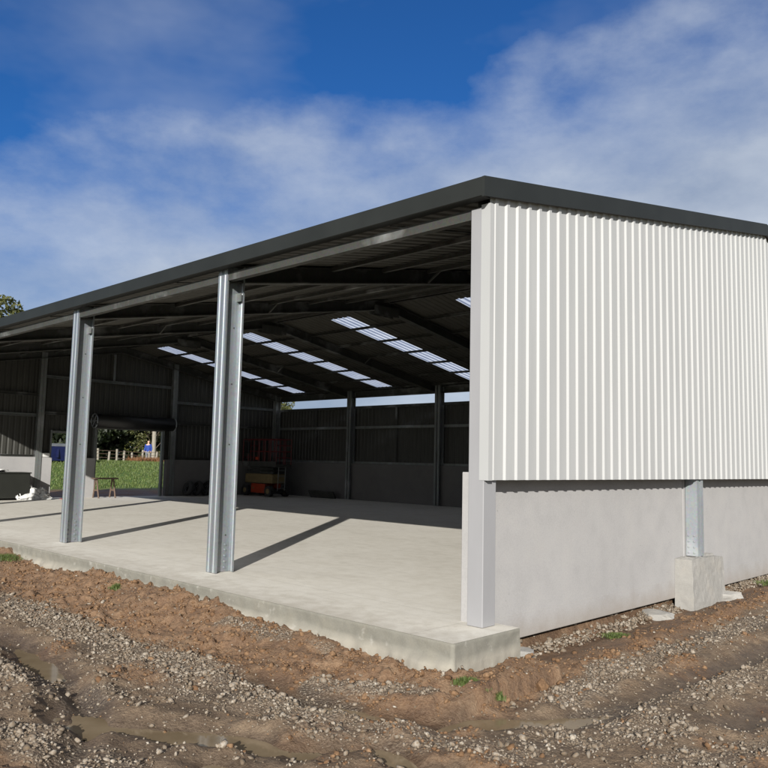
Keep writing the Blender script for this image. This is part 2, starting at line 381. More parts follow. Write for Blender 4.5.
def axis(dense,lo,hi):
    out=[];
    for a,b,s in dense: out+=list(np.arange(a,b,s))
    a=dense[0][0]; st=dense[0][2]; L=[]
    while a>lo: st*=1.16; a-=st; L.append(a)
    b=out[-1]; st=dense[-1][2]; H=[]
    while b<hi: st*=1.16; b+=st; H.append(b)
    return np.array(L[::-1]+out+H)
gx=axis([(-34,-14,.35),(-14,-7,.07),(-7,3.2,.028),(3.2,5.,.06)],-900,900)
gy=axis([(-5.2,-4.2,.05),(-4.2,1.6,.026),(1.6,9.,.06),(9.,30,.35)],-900,900)
X,Y=np.meshgrid(gx,gy,indexing='ij'); Z,CL,GR,WE,GS=fields(X,Y)
def grid_mesh(name,X,Y,Z,mat):
    n,m=X.shape; me=bpy.data.meshes.new(name); nv=n*m
    co=np.stack([X,Y,Z],-1).reshape(-1,3)
    i=np.arange(n-1)[:,None]*m+np.arange(m-1)[None,:]; q=np.stack([i,i+m,i+m+1,i+1],-1).reshape(-1,4)
    me.vertices.add(nv); me.vertices.foreach_set('co',co.ravel().astype(np.float32))
    me.loops.add(q.size); me.loops.foreach_set('vertex_index',q.ravel().astype(np.int32))
    me.polygons.add(len(q)); me.polygons.foreach_set('loop_start',np.arange(0,q.size,4,dtype=np.int32))
    me.polygons.foreach_set('use_smooth',np.ones(len(q),bool))
    me.update(calc_edges=True); me.materials.append(mat)
    return me
me=grid_mesh('ground',X,Y,Z,M['ground'])
for nme,A in (('clay',CL),('gravel',GR),('wet',WE),('grass',GS)):
    a=me.attributes.new(nme,'FLOAT','POINT'); a.data.foreach_set('value',A.ravel().astype(np.float32))
g=bpy.data.objects.new('ground',me); COL.objects.link(g); tag(g,kind='structure')

# puddles: flat sheets lying in the ruts, trimmed by the ground itself
def puddle(pts,w,z):
    a=np.array(pts); q=.03
    xs=np.arange(a[:,0].min()-w,a[:,0].max()+w,q); ys=np.arange(a[:,1].min()-w,a[:,1].max()+w,q)
    Xc,Yc=np.meshgrid(xs,ys,indexing='ij'); ok=pdist(Xc,Yc,pts)<w; mb=MB(); vi={}
    def vid(i,j):
        if (i,j) not in vi: vi[(i,j)]=len(mb.v); mb.v.append((xs[0]+(i-.5)*q,ys[0]+(j-.5)*q,z))
        return vi[(i,j)]
    for i,j in zip(*np.nonzero(ok)): mb.f.append((vid(i,j),vid(i+1,j),vid(i+1,j+1),vid(i,j+1)))
    tag(mb.build('puddle',M['water'],smooth=True),kind='structure')
def lowz(pts,lift):
    a=np.array(pts); f=fields(a[:,0],a[:,1])[0]; return float(np.median(f))+lift
def pud(pts,w,lift): puddle(pts,w,lowz(pts,lift))
pud([(-1.35,-3.42),(-.83,-3.07),(-.44,-2.85),(-.0,-2.66)],.24,.026)
pud([(-.5,-1.68),(.19,-1.54),(.6,-1.32),(.85,-.95),(1.17,-.57),(1.32,-.25)],.2,.016)
pud([(.22,-2.68),(.38,-2.48)],.12,.012)
pud([(.5,-2.12),(.8,-2.06),(1.1,-2.1)],.16,.022)
pud([(-3.9,-2.8),(-3.2,-2.84),(-2.6,-2.93)],.14,.014)
pud([(.12,-3.1),(.42,-2.97)],.1,.012)

# ------------------------------------------------------------------ loose stones and clods as counted-by-nobody heaps
PH=(1+5**.5)/2
ICO=np.array([(-1,PH,0),(1,PH,0),(-1,-PH,0),(1,-PH,0),(0,-1,PH),(0,1,PH),(0,-1,-PH),(0,1,-PH),(PH,0,-1),(PH,0,1),(-PH,0,-1),(-PH,0,1)],float); ICO/=np.linalg.norm(ICO[0])
ICF=np.array([(0,11,5),(0,5,1),(0,1,7),(0,7,10),(0,10,11),(1,5,9),(5,11,4),(11,10,2),(10,7,6),(7,1,8),(3,9,4),(3,4,2),(3,2,6),(3,6,8),(3,8,9),(4,9,5),(2,4,11),(6,2,10),(8,6,7),(9,8,1)])
def rots(n):
    q=RNG.normal(size=(n,4)); q/=np.linalg.norm(q,axis=1)[:,None]; w,x,y,z=q.T
    return np.stack([1-2*(y*y+z*z),2*(x*y-z*w),2*(x*z+y*w),2*(x*y+z*w),1-2*(x*x+z*z),2*(y*z-x*w),2*(x*z-y*w),2*(y*z+x*w),1-2*(x*x+y*y)],-1).reshape(-1,3,3)
def heap(name,px,py,pz,size,mat,flat=.7,smooth=False):
    n=len(px); V=ICO[None]*(1+RNG.uniform(-.38,.30,(n,12,1)))*np.stack([np.ones(n),RNG.uniform(.6,1,n),RNG.uniform(.4,flat,n)],-1)[:,None]
    V=np.einsum('nij,nkj->nki',rots(n),V)*size[:,None,None]*.5; V[:,:,2]*=.8
    V+=np.stack([px,py,pz],-1)[:,None]
    F=(ICF[None]+12*np.arange(n)[:,None,None]).reshape(-1,3)
    me=bpy.data.meshes.new(name); me.vertices.add(n*12); me.vertices.foreach_set('co',V.ravel().astype(np.float32))
    me.loops.add(F.size); me.loops.foreach_set('vertex_index',F.ravel().astype(np.int32))
    me.polygons.add(len(F)); me.polygons.foreach_set('loop_start',np.arange(0,F.size,3,dtype=np.int32)); me.update(calc_edges=True)
    me.materials.append(mat); o=bpy.data.objects.new(name,me); COL.objects.link(o); return o
def sample(n,x0,x1,y0,y1,fn):
    px=RNG.uniform(x0,x1,n); py=RNG.uniform(y0,y1,n); f=fields(px,py); z,cl,gr,we,gs=f
    ok=(RNG.uniform(size=n)<fn(px,py,cl,gr,we))&((py<SLABY-.03)|(px>SLABX+.02))&(px<9)
    return px[ok],py[ok],z[ok]
A=[];
patch=lambda x,y:ss(-.25,.35,fbm(x+5,y+3,3,2.2))
for n,x0,x1,y0,y1 in ((330000,-6,3.2,-4.6,1.5),(50000,-14,-6,-4.8,-.7),(80000,.2,3.4,1.5,9.),(12000,.2,5,9,16)):
    A.append(sample(n,x0,x1,y0,y1,lambda x,y,c,g_,w:(.50*g_*(.35+.65*patch(x,y))+.11*(1-c)*(.3+.7*patch(x*1.7+3,y*1.7))+.014)*(1-.85*w)))
px,py,pz=[np.concatenate(q) for q in zip(*A)]
sz=np.clip(np.exp(RNG.normal(-4.05,.5,len(px))),.008,.075)
sz*=np.where(RNG.uniform(size=len(sz))<.07,RNG.uniform(1.5,2.6,len(sz)),1.); sz=np.minimum(sz,.085); sz*=np.where(px<-6,1.35,1.)
o=heap('gravel',px,py,pz+sz*.12,sz,M['stone']); tag(o,'loose grey crushed stone scattered in bands over the churned clay','gravel',kind='stuff')
A=[]
for n,x0,x1,y0,y1 in ((120000,-9,3.0,-3.4,1.5),(30000,.2,1.6,1.5,9.)):
    A.append(sample(n,x0,x1,y0,y1,lambda x,y,c,g_,w:(.012+.58*c*(.25+.75*patch(x+20,y)))*(1-.9*w)))
px,py,pz=[np.concatenate(q) for q in zip(*A)]
sz=np.clip(np.exp(RNG.normal(-3.9,.6,len(px))),.008,.085)
o=heap('clay_clods',px,py,pz+sz*.05,sz,M['clod'],.9); tag(o,'crumbled brown clay lumps on the mud beside the slab','clay',kind='stuff')
# rubble strip under the wall panels
n=5200; px=-.2+RNG.normal(0,.085,n); py=RNG.uniform(.4,15.6,n); pz=np.minimum(fields(px,py)[0],-.295)+RNG.uniform(-.01,.03,n)
sz=np.clip(np.exp(RNG.normal(-3.4,.5,n)),.012,.09)
o=heap('rubble',px,py,pz,sz,M['stone'],.9); tag(o,'grey broken stone packed under the concrete wall panels','rubble',kind='stuff')

# ------------------------------------------------------------------ floor slab with a rough cast front edge
mb=MB()
mb.add([(XE-.2,SLABY,0),(SLABX,SLABY,0),(SLABX,.31,0),(-.21,.31,0),(-.21,16.0-.15,0),(XE-.2,16.0-.15,0)],[(0,1,2,3,4,5)])
fl=mb.build('floor',M['floor']); tag(fl,kind='structure')
def edge_path():
    P=[]
    n=720
    for i in range(n): P.append((Vector((XE-.2+(SLABX-XE+.2)*i/n,SLABY,-.002)),Vector((0,-1,0)),1.))
    P.append((Vector((SLABX,SLABY,-.002)),Vector((1,-1,0)),.55))
    for i in range(1,42): P.append((Vector((SLABX,SLABY+(.31-SLABY)*i/41,-.002)),Vector((1,0,0)),.15))
    return P
def edge_strip(name):
    # vertical face subdivided and roughened
    zs=[0,-.006,-.03,-.06,-.09,-.12,-.15,-.18,-.21,-.25,-.3,-.4,-.55,-.8]
    vs=[];fs=[];m=len(zs);P=edge_path();L=0
    for i,(p,out,smear) in enumerate(P):
        if i: L+=(p-P[i-1][0]).length
        s=L; a=float(fbm(np.array(s+3),np.array(p.x*.3),4,2.)); led=-.14+.035*float(fbm(np.array(s*.6),np.array(7.),3,1.))
        for j,z in enumerate(zs):
            o_=-.004 if j==0 else .006+.008*float(fbm(np.array(s*7.),np.array(z*9+.3),3,1.))
            if j>0 and z<led: o_+=smear*min(1,(led-z)/.05)*(.05+.05*a)+smear*.10*max(0,(led-z))
            vs.append(p+out*o_+Vector((0,0,z+(.004*float(perlin(np.array(s*3.),np.array(1.5))) if j==1 else 0))))
    for i in range(len(P)-1):
        for j in range(m-1): fs.append((i*m+j,(i+1)*m+j,(i+1)*m+j+1,i*m+j+1))
    mb=MB(); mb.add(vs,fs); o=mb.build(name,M['slabedge'],smooth=True); tag(o,kind='structure'); return o
edge_strip('floor_edge')
mb=MB(); mb.box(-.2,SLABX-.004,.28,.312,-.7,-.006); mb.box(XE-.21,XE-.2,SLABY,15.85,-.5,-.002); mb.box(XE-.2,0,15.85,15.86,-.5,-.002)
tag(mb.build('floor_edge',M['slabedge']),kind='structure')

# ------------------------------------------------------------------ the shed
shed=thing('steel_shed','open fronted farm shed with white ribbed cladding, charcoal gutter and concrete lower walls','shed')
SH=shed
# columns on the open front
def base_bracket(mb,cx,y0,y1,z):
    pass
def cgroove(d,fl,lip,t=.004,g=.009):
    h=d/2; a,b,c=.38*fl,.5*fl,.62*fl
    return [(0,-h),(a,-h),(b,-h+g),(c,-h),(fl,-h),(fl,-h+lip),(fl-t,-h+lip),(fl-t,-h+t),(c,-h+t),(b,-h+g+t),(a,-h+t),(t,-h+t),
            (t,h-t),(a,h-t),(b,h-g-t),(c,h-t),(fl-t,h-t),(fl-t,h-lip),(fl,h-lip),(fl,h),(c,h),(b,h-g),(a,h),(0,h)]
CP=cgroove(.30,.105,.028)
for k in range(1,NB+1):
    cx=-BAY*k+.045
    if k==NB: cx=XE+.12
    mb=MB(); t=roofz(.15)-.02
    mb.extrude([(a+.006,b) for a,b in CP],(cx,.15,.006),(cx,.15,t),(1,0,0),(0,1,0))
    mb.extrude([(-a-.006,b) for a,b in CP],(cx,.15,.006),(cx,.15,t),(1,0,0),(0,1,0))
    c=mb.build('column',M['galv'],SH)
    bb=MB()
    for s in(-1,1):
        bb.box(cx+s*.0115-.0035,cx+s*.0115+.0035,.035,.265,.006,.40)   # cleat on each web
        for zz in (.06,.14,.22,.30,.37):
            for yy in (.09,.21): bb.tube([(cx+s*.013,yy,zz),(cx+s*.029,yy,zz)],.014,6)
    bb.build('base_cleat',M['galv'],c)
    for zz in (.5,1.75,2.6,3.4):
        fr=MB(); fr.tube([(cx+.009,.21,zz),(cx+.018,.21,zz)],.011,6); fr.build('bolt',M['galvdull'],c)
    # splice ticks on the columns
    bk=MB(); bk.box(cx+.01,cx+.1,.24,.262,3.78,3.9); bk.build('top_cleat',M['galvmid'],c)
for k in range(1,NB+1):                    # back wall columns
    cx=-BAY*k+.3 if k<NB else XE+.12
    for yy in (DEP-.13,):
        mb=MB(); t=roofz(DEP-.13)-.02
        pr=cprof(.26,.10,.025)
        mb.extrude([(a+.022,b) for a,b in pr],(cx,yy,.006),(cx,yy,t),(1,0,0),(0,1,0))
        mb.extrude([(-a-.022,b) for a,b in pr],(cx,yy,.006),(cx,yy,t),(1,0,0),(0,1,0))
        mb.build('column',M['galvmid'],SH)
mb=MB(); mb.box(-.3,-.1,DEP-.26,DEP,.006,roofz(DEP-.2)-.02); mb.build('column',M['galvmid'],SH)
# corner column (painted)
mb=MB(); mb.box(-.210,-.022,0,.205,.002,roofz(0)-.13)
c=bevel(mb.build('corner_column',M['grey'],SH),.008,3)
# intermediate gable posts
def gable_post(x,y,zb,mat,outer):
    mb=MB(); t=roofz(y)-.05; pr=cprof(.17,.10,.022)
    if outer: pr=[(.104-a,b) for a,b in cprof(.17,.10,.022)]
    mb.extrude([(a+.004,b) for a,b in pr],(x,y,zb),(x,y,t),(0,1,0),(1,0,0))
    mb.extrude([(-a-.004,b) for a,b in pr],(x,y,zb),(x,y,t),(0,1,0),(1,0,0))
    c=mb.build('column',mat,SH)
    if outer:
        bb=MB(); bb.box(x-.07,x+.07,y-.1125,y-.1085,zb,zb+.36)
        for zz in (.36,.44,.52,.60):
            for dx in(-.04,.04): bb.tube([(x+dx,y-.125,zz),(x+dx,y-.110,zz)],.014,6)
        bb.build('base_cleat',M['galvpost'],c)
    return c
gable_post(-.118,5.20,.31,M['galvpost'],True)
gable_post(-.118,10.48,.31,M['galvpost'],True)
gable_post(XE+.10,5.12,.006,M['galvmid'],False)
gable_post(XE+.10,10.38,.006,M['galvmid'],False)
# rafters, one pair per frame
RP=[(a+.004,b) for a,b in cprof(.25,.09,.022)]; RP2=[(-a,b) for a,b in RP]
def rafter(x,mat):
    for (y0,y1) in ((.02,RY-.005),(DEP+.01,RY+.005)):
        z0=roofz(y0)-.145; z1=roofz(y1)-.145
        mb=MB(); mb.extrude(RP,(x,y0,z0),(x,y1,z1),(1,0,0),(0,0,1)); mb.extrude(RP2,(x,y0,z0),(x,y1,z1),(1,0,0),(0,0,1))
        mb.build('rafter',mat,SH)
FX=[-.13]+[-BAY*k+.045 for k in range(1,NB)]+[XE+.12]
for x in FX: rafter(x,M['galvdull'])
# apex and knee plates
for x in FX[:-1]:
    mb=MB(); z=roofz(RY)
    for s in(-1,1):
        mb=MB(); mb.box(x+s*.10-.003,x+s*.10+.003,RY-.45,RY+.45,z-.42,z-.2); mb.build('ridge_plate',M['galvdull'],SH)
# purlins between the rafters
PR=[(0,0),(.055,0),(.055,-.015),(.003,-.003),(.003,-.157),(.055,-.157),(.055,-.145),(.058,-.145),(.058,-.16),(0,-.16)]
PR=[(0,0),(.06,0),(.06,-.004),(.004,-.004),(.004,-.061),(.06,-.061),(.06,-.065),(0,-.065)]
PY=[.78+1.16*i for i in range(6)]+[RY-.12]
for b in range(NB):
    xa=FX[b]-.1; xb=FX[b+1]+.1
    if b==0: xa=FX[0]-.1
    for y in PY+[2*RY-q for q in PY]:
        mb=MB(); s=1 if y<RY else -1
        mb.extrude([(s*p,q) for p,q in PR],(xa,y,roofz(y)-.012),(xb,y,roofz(y)-.012),(0,1,0),(0,0,1))
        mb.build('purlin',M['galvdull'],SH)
    # strut rows halfway along the bay
for b in range(NB):
    mb=MB(); xm=(FX[b]+FX[b+1])/2+.9
    q_=[.12]+PY[:-1]+[RY]; q_=q_+[2*RY-t for t in q_[-2::-1]]
    mb.tube([(xm,t,roofz(t)-.045) for t in q_],.012,6)
    mb.build('purlin_brace',M['galvdull'],SH)
for x in FX[1:-1]:
    for i in (3,):
        for yy in (PY[i],2*RY-PY[i]):
            for s in(-1,1):
                mb=MB(); mb.extrude([(0,0),(.035,0),(.035,.004),(.004,.004),(.004,.035),(0,.035)],(x+s*.09,yy+.02,roofz(yy)-.26),(x+s*.42,yy+.02,roofz(yy)-.06),(0,1,0),(0,0,1)); mb.build('fly_brace',M['galvdull'],SH)
# eave purlins front and back
mb=MB(); EP=[(0,0),(.09,0),(.09,-.02),(.086,-.02),(.086,-.004),(.004,-.004),(.004,-.106),(.086,-.106),(.086,-.09),(.09,-.09),(.09,-.11),(0,-.11)]
for b in range(NB):
    mb=MB(); xa=(-.215 if b==0 else FX[b]-.113); xb=FX[b+1]+.113
    mb.extrude(EP,(xa,.012,4.145),(xb,.012,4.145),(0,1,0),(0,0,1)); mb.build('eave_purlin',M['galvdull'],SH)
    mb=MB(); mb.extrude([(-a,q*2.4) for a,q in EP],(xa,DEP+.03,4.338),(xb,DEP+.03,4.338),(0,1,0),(0,0,1)); mb.build('eave_purlin',M['galvdull'],SH)

# ---- ribbed sheets
def ribs(u0,u1,pitch,phase,depth,pan,fl,cr):
    """outline of a trapezoidal sheet: list of (u, offset)"""
    pts=[(u0,0.)]; k=math.floor((u0-phase)/pitch)
    u=phase+k*pitch
    while u<u1:
        for du,o in ((0,0),(fl,depth),(fl+cr,depth),(2*fl+cr,0)):
            q=u+du
            if u0<q<u1: pts.append((q,o))
        u+=pitch
    pts.append((u1,0.)); return pts
def wall_sheet(name,axis_,pos,sgn,u0,u1,z0,ztop,mat,phase=.106-.02,tops=None):
    pts=ribs(u0,u1,.2,phase,.020,0,.021,.045); vs=[];fs=[]
    # split where the ridge breaks the top line
    for u,o in pts:
        zt=ztop(u) if callable(ztop) else ztop
        for z in (z0,zt):
            vs.append((pos+sgn*o,u,z) if axis_=='x' else (u,pos+sgn*o,z))
    for i in range(len(pts)-1): fs.append((2*i,2*i+2,2*i+3,2*i+1))
    mb=MB(); mb.add(vs,fs); return solid(mb.build(name,mat,SH),.0012)
wall_sheet('wall_cladding','x',0.0,1,.035,DEP+.05,HC,lambda u:roofz(u)+.01,M['white'])
# front corner flashing
mb=MB(); mb.extrude([(-.075,-.004),(.036,-.004),(.036,.062),(.034,.062),(.034,-.002),(-.075,-.002)],(0,0,HC-.003),(0,0,4.16),(1,0,0),(0,1,0)); 
mb.build('corner_flashing',M['white'],SH)
# interior liner face of the same wall: girts
def girt(p0,p1,axis_,mat='galvdull'):
    mb=MB(); ax=(0,1,0) if axis_=='y' else (1,0,0)
    mb.extrude([(0,-.05),(.06,-.05),(.06,-.035),(.057,-.035),(.057,-.047),(.003,-.047),(.003,.047),(.057,.047),(.057,.035),(.06,.035),(.06,.05),(0,.05)],p0,p1,ax,(0,0,1)); mb.build('girt',M[mat],SH)
for z in (1.46,2.3,3.2,3.95): girt((-.07,.21,z),(-.07,DEP-.02,z),'x')
# back wall
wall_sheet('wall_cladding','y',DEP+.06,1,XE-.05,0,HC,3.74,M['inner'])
for z,m in ((1.47,'galvmid'),(2.88,'galvmid'),(3.69,'galvdull')): girt((XE,DEP-.005,z),(-.02,DEP-.005,z),'y',m)
mb=MB()
for b in range(NB):
    xm=-BAY*(b+.5)+.3
    mb=MB(); mb.extrude([(0,0),(.1,0),(.1,.004),(.004,.004),(.004,.05),(0,.05)],(xm,DEP+.005,1.41),(xm,DEP+.005,3.72),(1,0,0),(0,1,0)); mb.build('girt_brace',M['galvdull'],SH)
# end wall: three sheets round the two doorways (big y 7.22..10.05 z<2.62, small y 5.62..6.62 z<2.12)
OW=XE-.06
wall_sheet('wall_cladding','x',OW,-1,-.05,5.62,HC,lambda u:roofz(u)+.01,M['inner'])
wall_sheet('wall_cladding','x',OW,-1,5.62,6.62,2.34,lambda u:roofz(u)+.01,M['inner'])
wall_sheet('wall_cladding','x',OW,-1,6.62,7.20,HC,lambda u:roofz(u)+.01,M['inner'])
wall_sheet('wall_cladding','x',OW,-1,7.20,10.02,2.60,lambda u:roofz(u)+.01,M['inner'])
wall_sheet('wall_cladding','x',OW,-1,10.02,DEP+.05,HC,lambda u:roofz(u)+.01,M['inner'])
gI=XE-.01
for y0,y1,z,m in ((.2,5.03,1.47,'galvdull'),(.2,5.03,2.9,'galvmid'),(.2,5.03,3.62,'galvdull'),(5.2,10.29,4.30,'galvmid'),(5.2,7.2,3.0,'galvdull'),(10.47,DEP-.15,3.72,'galvmid'),(10.47,DEP-.15,2.88,'galvdull'),(10.47,DEP-.15,1.47,'galvdull')):
    girt((gI,y0,z),(gI,y1,z),'x',m)
mb=MB(); mb.box(gI-.0,gI+.07,7.78,7.86,4.36,roofz(7.8)-.3); mb.build('stud',M['galvmid'],SH)
for y in (5.58,6.62): 
    mb=MB(); mb.box(gI-.03,gI+.06,y-.03,y+.03,.004,2.4); mb.build('door_jamb',M['galvmid'],SH)
mb=MB(); mb.box(gI-.03,gI+.06,5.62,6.58,2.3,2.38); mb.build('door_head',M['galvmid'],SH)
# ---- concrete lower walls
def panel(x0,x1,y0,y1,z0,z1,mat='dado'):
    mb=MB(); mb.box(x0,x1,y0,y1,z0,z1); return bevel(mb.build('concrete_panel',M[mat],SH),.008,2)
panel(-.385,-.212,.125,5.015,-.25,1.475); panel(-.385,-.212,5.03,10.34,-.25,1.475); panel(-.385,-.212,10.355,DEP,-.25,1.475)
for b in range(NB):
    panel(-BAY*(b+1)+.31+(0 if b<NB-1 else -.3),-BAY*b+(.295 if b else -.39),DEP-.09,DEP+.05,-.2,HC+.03,'dadoshade')
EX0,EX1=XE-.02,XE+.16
for y0,y1 in ((.3,5.60),(6.64,7.20),(10.14,DEP-.10)): panel(EX0-.03,EX1,y0,y1,-.2,HC+.03,'dado' if y0<9 else 'dadoshade')
# concrete piers outside the wall posts
def pier(y0,seed):
    r=np.random.default_rng(seed); bm=bmesh.new()
    bmesh.ops.create_cube(bm,size=1.)
    for v in bm.verts:
        top=v.co.z>0
        v.co.x=-.21 if v.co.x<0 else (.035 if top else .075); v.co.y=(y0-.03 if not top else y0+.0) if v.co.y<0 else (y0+1.1 if top else y0+1.14); v.co.z=.30 if top else -.75
    bmesh.ops.subdivide_edges(bm,edges=bm.edges[:],cuts=22,use_grid_fill=True)
    for v in bm.verts:
        nz=float(fbm(np.array(v.co.y*4+seed),np.array(v.co.z*4+v.co.x*2),5,2.,.7))
        if v.co.x>0: v.co.x+=.005*nz
        if v.co.z>.29: v.co.z+=.012*nz-.05*max(0,(v.co.y-y0-.5))*(v.co.x>-.1)
        v.co.y+=.008*float(fbm(np.array(v.co.z*3.),np.array(v.co.x*3.+seed),3,1.,.5))
    me=bpy.data.meshes.new('pier'); bm.to_mesh(me); bm.free(); me.materials.append(M['pier'])
    o=bpy.data.objects.new('pier',me); COL.objects.link(o); o.parent=SH
pier(4.72,1); pier(10.0,2)
# ---- roof
def roof(x0,x1,ya,yb,mat,name,lift=.0):
    pts=ribs(x0,x1,.2,.0,.02,0,.03,.05); vs=[];fs=[]
    for x,o in pts:
        for y in (ya,yb): vs.append((x,y,roofz(y)+.004+o+lift))
    for i in range(len(pts)-1): fs.append((2*i,2*i+1,2*i+3,2*i+2))
    mb=MB(); mb.add(vs,fs); return solid(mb.build(name,mat,SH),.0012)
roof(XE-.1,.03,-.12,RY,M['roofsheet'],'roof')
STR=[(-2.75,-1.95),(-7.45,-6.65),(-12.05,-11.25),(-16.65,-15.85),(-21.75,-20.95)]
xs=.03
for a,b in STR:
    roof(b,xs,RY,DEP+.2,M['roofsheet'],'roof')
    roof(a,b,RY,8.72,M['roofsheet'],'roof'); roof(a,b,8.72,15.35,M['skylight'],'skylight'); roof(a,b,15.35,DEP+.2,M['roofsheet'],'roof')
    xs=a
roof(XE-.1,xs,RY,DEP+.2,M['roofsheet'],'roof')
mb=MB(); z=roofz(RY)+.045
mb.add([(XE-.12,RY-.22,z-.04),(.06,RY-.22,z-.04),(.06,RY,z+.012),(XE-.12,RY,z+.012),(.06,RY+.22,z-.04),(XE-.12,RY+.22,z-.04)],[(0,1,2,3),(3,2,4,5)]); solid(mb.build('ridge_cap',M['dark'],SH),.002)
# gutter (front), with joint clip
mb=MB(); G=[(-.155,4.386),(-.148,4.20),(-.135,4.192),(-.03,4.19),(-.028,4.30),(-.034,4.30),(-.036,4.197),(-.132,4.199),(-.142,4.206),(-.149,4.378),(-.125,4.378),(-.125,4.386)]
G=[(a,b) for a,b in G]
mb.extrude(G,(XE-.12,0,0),(.048,0,0),(0,1,0),(0,0,1)); gt=mb.build('gutter',M['dark'],SH)
for x in (-2.74,-8.3,-13.9,-19.6):
    mb=MB(); mb.box(x-.016,x+.016,-.160,-.1,4.380,4.392); mb.build('joint_clip',M['galv'],gt)
mb=MB(); mb.extrude(G,(XE-.12,DEP+.05,0),(.048,DEP+.05,0),(0,-1,0),(0,0,1)) if False else None
mb.box(XE-.12,.048,DEP+.08,DEP+.23,4.12,4.28); mb.build('gutter',M['dark'],SH)
# barge flashings over both gables
for x0,x1 in ((.040,.072),(XE-.15,XE-.11)):
    for ya,yb in ((-.155,RY),(RY,DEP+.25)):
        za=roofz(ya) if ya>=0 else ZS+SL*ya; zb=roofz(yb)
        mb=MB(); top=.146; h=.205
        mb.add([(x0,ya,za+top-h),(x1,ya,za+top-h),(x1,ya,za+top),(x0,ya,za+top),(x0,yb,zb+top-h),(x1,yb,zb+top-h),(x1,yb,zb+top),(x0,yb,zb+top)],
          [(0,1,2,3),(7,6,5,4),(0,4,5,1),(1,5,6,2),(2,6,7,3),(3,7,4,0)])
        o=mb.build('barge_flashing',M['dark'],SH)
        xi=x0-.12 if x0>0 else x1+.12
        a,b=sorted((x0 if x0>0 else x1,xi))
        mb=MB(); mb.add([(a,ya+.01,za+top-.004),(b,ya+.01,za+top-.004),(b,yb,zb+top-.004),(a,yb,zb+top-.004)],[(0,1,2,3)]); solid(mb.build('top_flashing',M['dark'],SH),.002)
# rolled up door over the big doorway
rd=MB(); rd.tube([(XE+.38,7.0,2.80),(XE+.38,10.2,2.80)],.25,24); d=rd.build('roller_door',M['black'],SH,True)
for y in (6.98,10.22):
    mb=MB(); pts=[(XE+.38+.255*math.cos(t*PI/10),y,2.80+.255*math.sin(t*PI/10)) for t in range(21)]; mb.tube(pts,.024,6)
    for t in range(3): mb.tube([(XE+.38-.25*math.cos(t*PI/3),y,2.80-.25*math.sin(t*PI/3)),(XE+.38+.25*math.cos(t*PI/3),y,2.80+.25*math.sin(t*PI/3))],.012,5)
    mb.tube([(XE+.38,y-.03,2.80),(XE+.38,y+.03,2.80)],.05,10); mb.build('drum_end',M['galv'],d)
    mb=MB(); mb.box(XE+.0,XE+.38,y-.01,y+.01,2.74,2.82); mb.build('bracket',M['galvmid'],d)
for y in (7.2,9.97):
    mb=MB(); mb.box(XE+.0,XE+.12,y-.05,y+.05,.004,2.62); mb.build('door_jamb',M['galvmid'],SH)
mb=MB(); mb.box(XE+.0,XE+.1,7.25,9.92,2.52,2.6); mb.build('door_head',M['galvmid'],SH)

# ------------------------------------------------------------------ things inside
# scissor lift
sl=thing('scissor_lift','parked scissor lift with red guard rails, cream body and orange lower panel','scissor lift',(-21.85,14.1,0))
mb=MB(); mb.box(-.95,.95,-.36,.36,.16,.30); bevel(mb.build('chassis',M['black'],sl),.02)
for y0,y1 in ((-.43,-.36),(.36,.43)):
    mb=MB(); mb.box(-.45,.48,y0,y1,.14,.52); bevel(mb.build('side_panel',M['orange'],sl),.02)
mb=MB(); mb.tube([(-.28,-.435,.33),(-.28,-.445,.33)],.045,10); mb.build('emblem_light',M['beige'],sl)
mb=MB(); mb.box(-1.0,.85,-.34,.34,.54,.92); bevel(mb.build('body',M['beige'],sl),.03)
for x in (-.78,.78):
    for y in (-.42,.42):
        w=MB(); w.tube([(x,y-.08,.23),(x,y+.08,.23)],.225,20); w=w.build('wheel',M['rubber'],sl,False)
        h=MB(); h.tube([(x,y-.085,.23),(x,y+.085,.23)],.11,14); h.build('hub',M['beige'],w)
sc=MB()
for i,y in enumerate((-.30,.30)):
    for j in range(4):
        z0=.93+.07*j; a=-.85+(j%2)*.02
        sc.obox((0,y,z0+.03),(1.75,.05,.05),Matrix.Rotation((.03 if j%2 else -.03),3,'Y'))
sc.build('scissor_stack',M['galvdull'],sl)
mb=MB(); mb.box(-1.15,1.15,-.40,.40,1.22,1.32); mb.box(-1.15,1.15,-.41,-.40,1.32,1.44); mb.box(-1.15,1.15,.40,.41,1.32,1.44); mb.build('platform',M['galvdull'],sl)
rl=MB()
for y in(-.39,.39):
    for z in (1.85,2.35): rl.tube([(-1.13,y,z),(1.13,y,z)],.02,6)
    for x in (-1.13,-.75,-.38,0,.38,.75,1.13): rl.tube([(x,y,1.3),(x,y,2.35)],.02,6)
for x in (-1.13,1.13):
    for z in (1.6,1.85,2.1,2.35): rl.tube([(x,-.39,z),(x,.39,z)],.02,6)
    rl.tube([(x,0,1.3),(x,0,2.35)],.02,6)
rl.build('guard_rail',M['red'],sl)
mb=MB(); mb.box(-.95,-.65,-.47,-.40,1.75,2.25); bevel(mb.build('control_box',M['black'],sl),.02)
mb=MB(); mb.box(-.18,.0,-.45,-.41,1.5,1.62); mb.build('sticker_plate',M['orange'],sl)
ld=MB()
for y in (-.18,.18): ld.tube([(1.02,y,.25),(1.06,y,1.25)],.018,6)
for z in (.35,.6,.85,1.1): ld.tube([(1.03,-.18,z),(1.03,.18,z)],.015,6)
ld.build('ladder',M['galvmid'],sl)
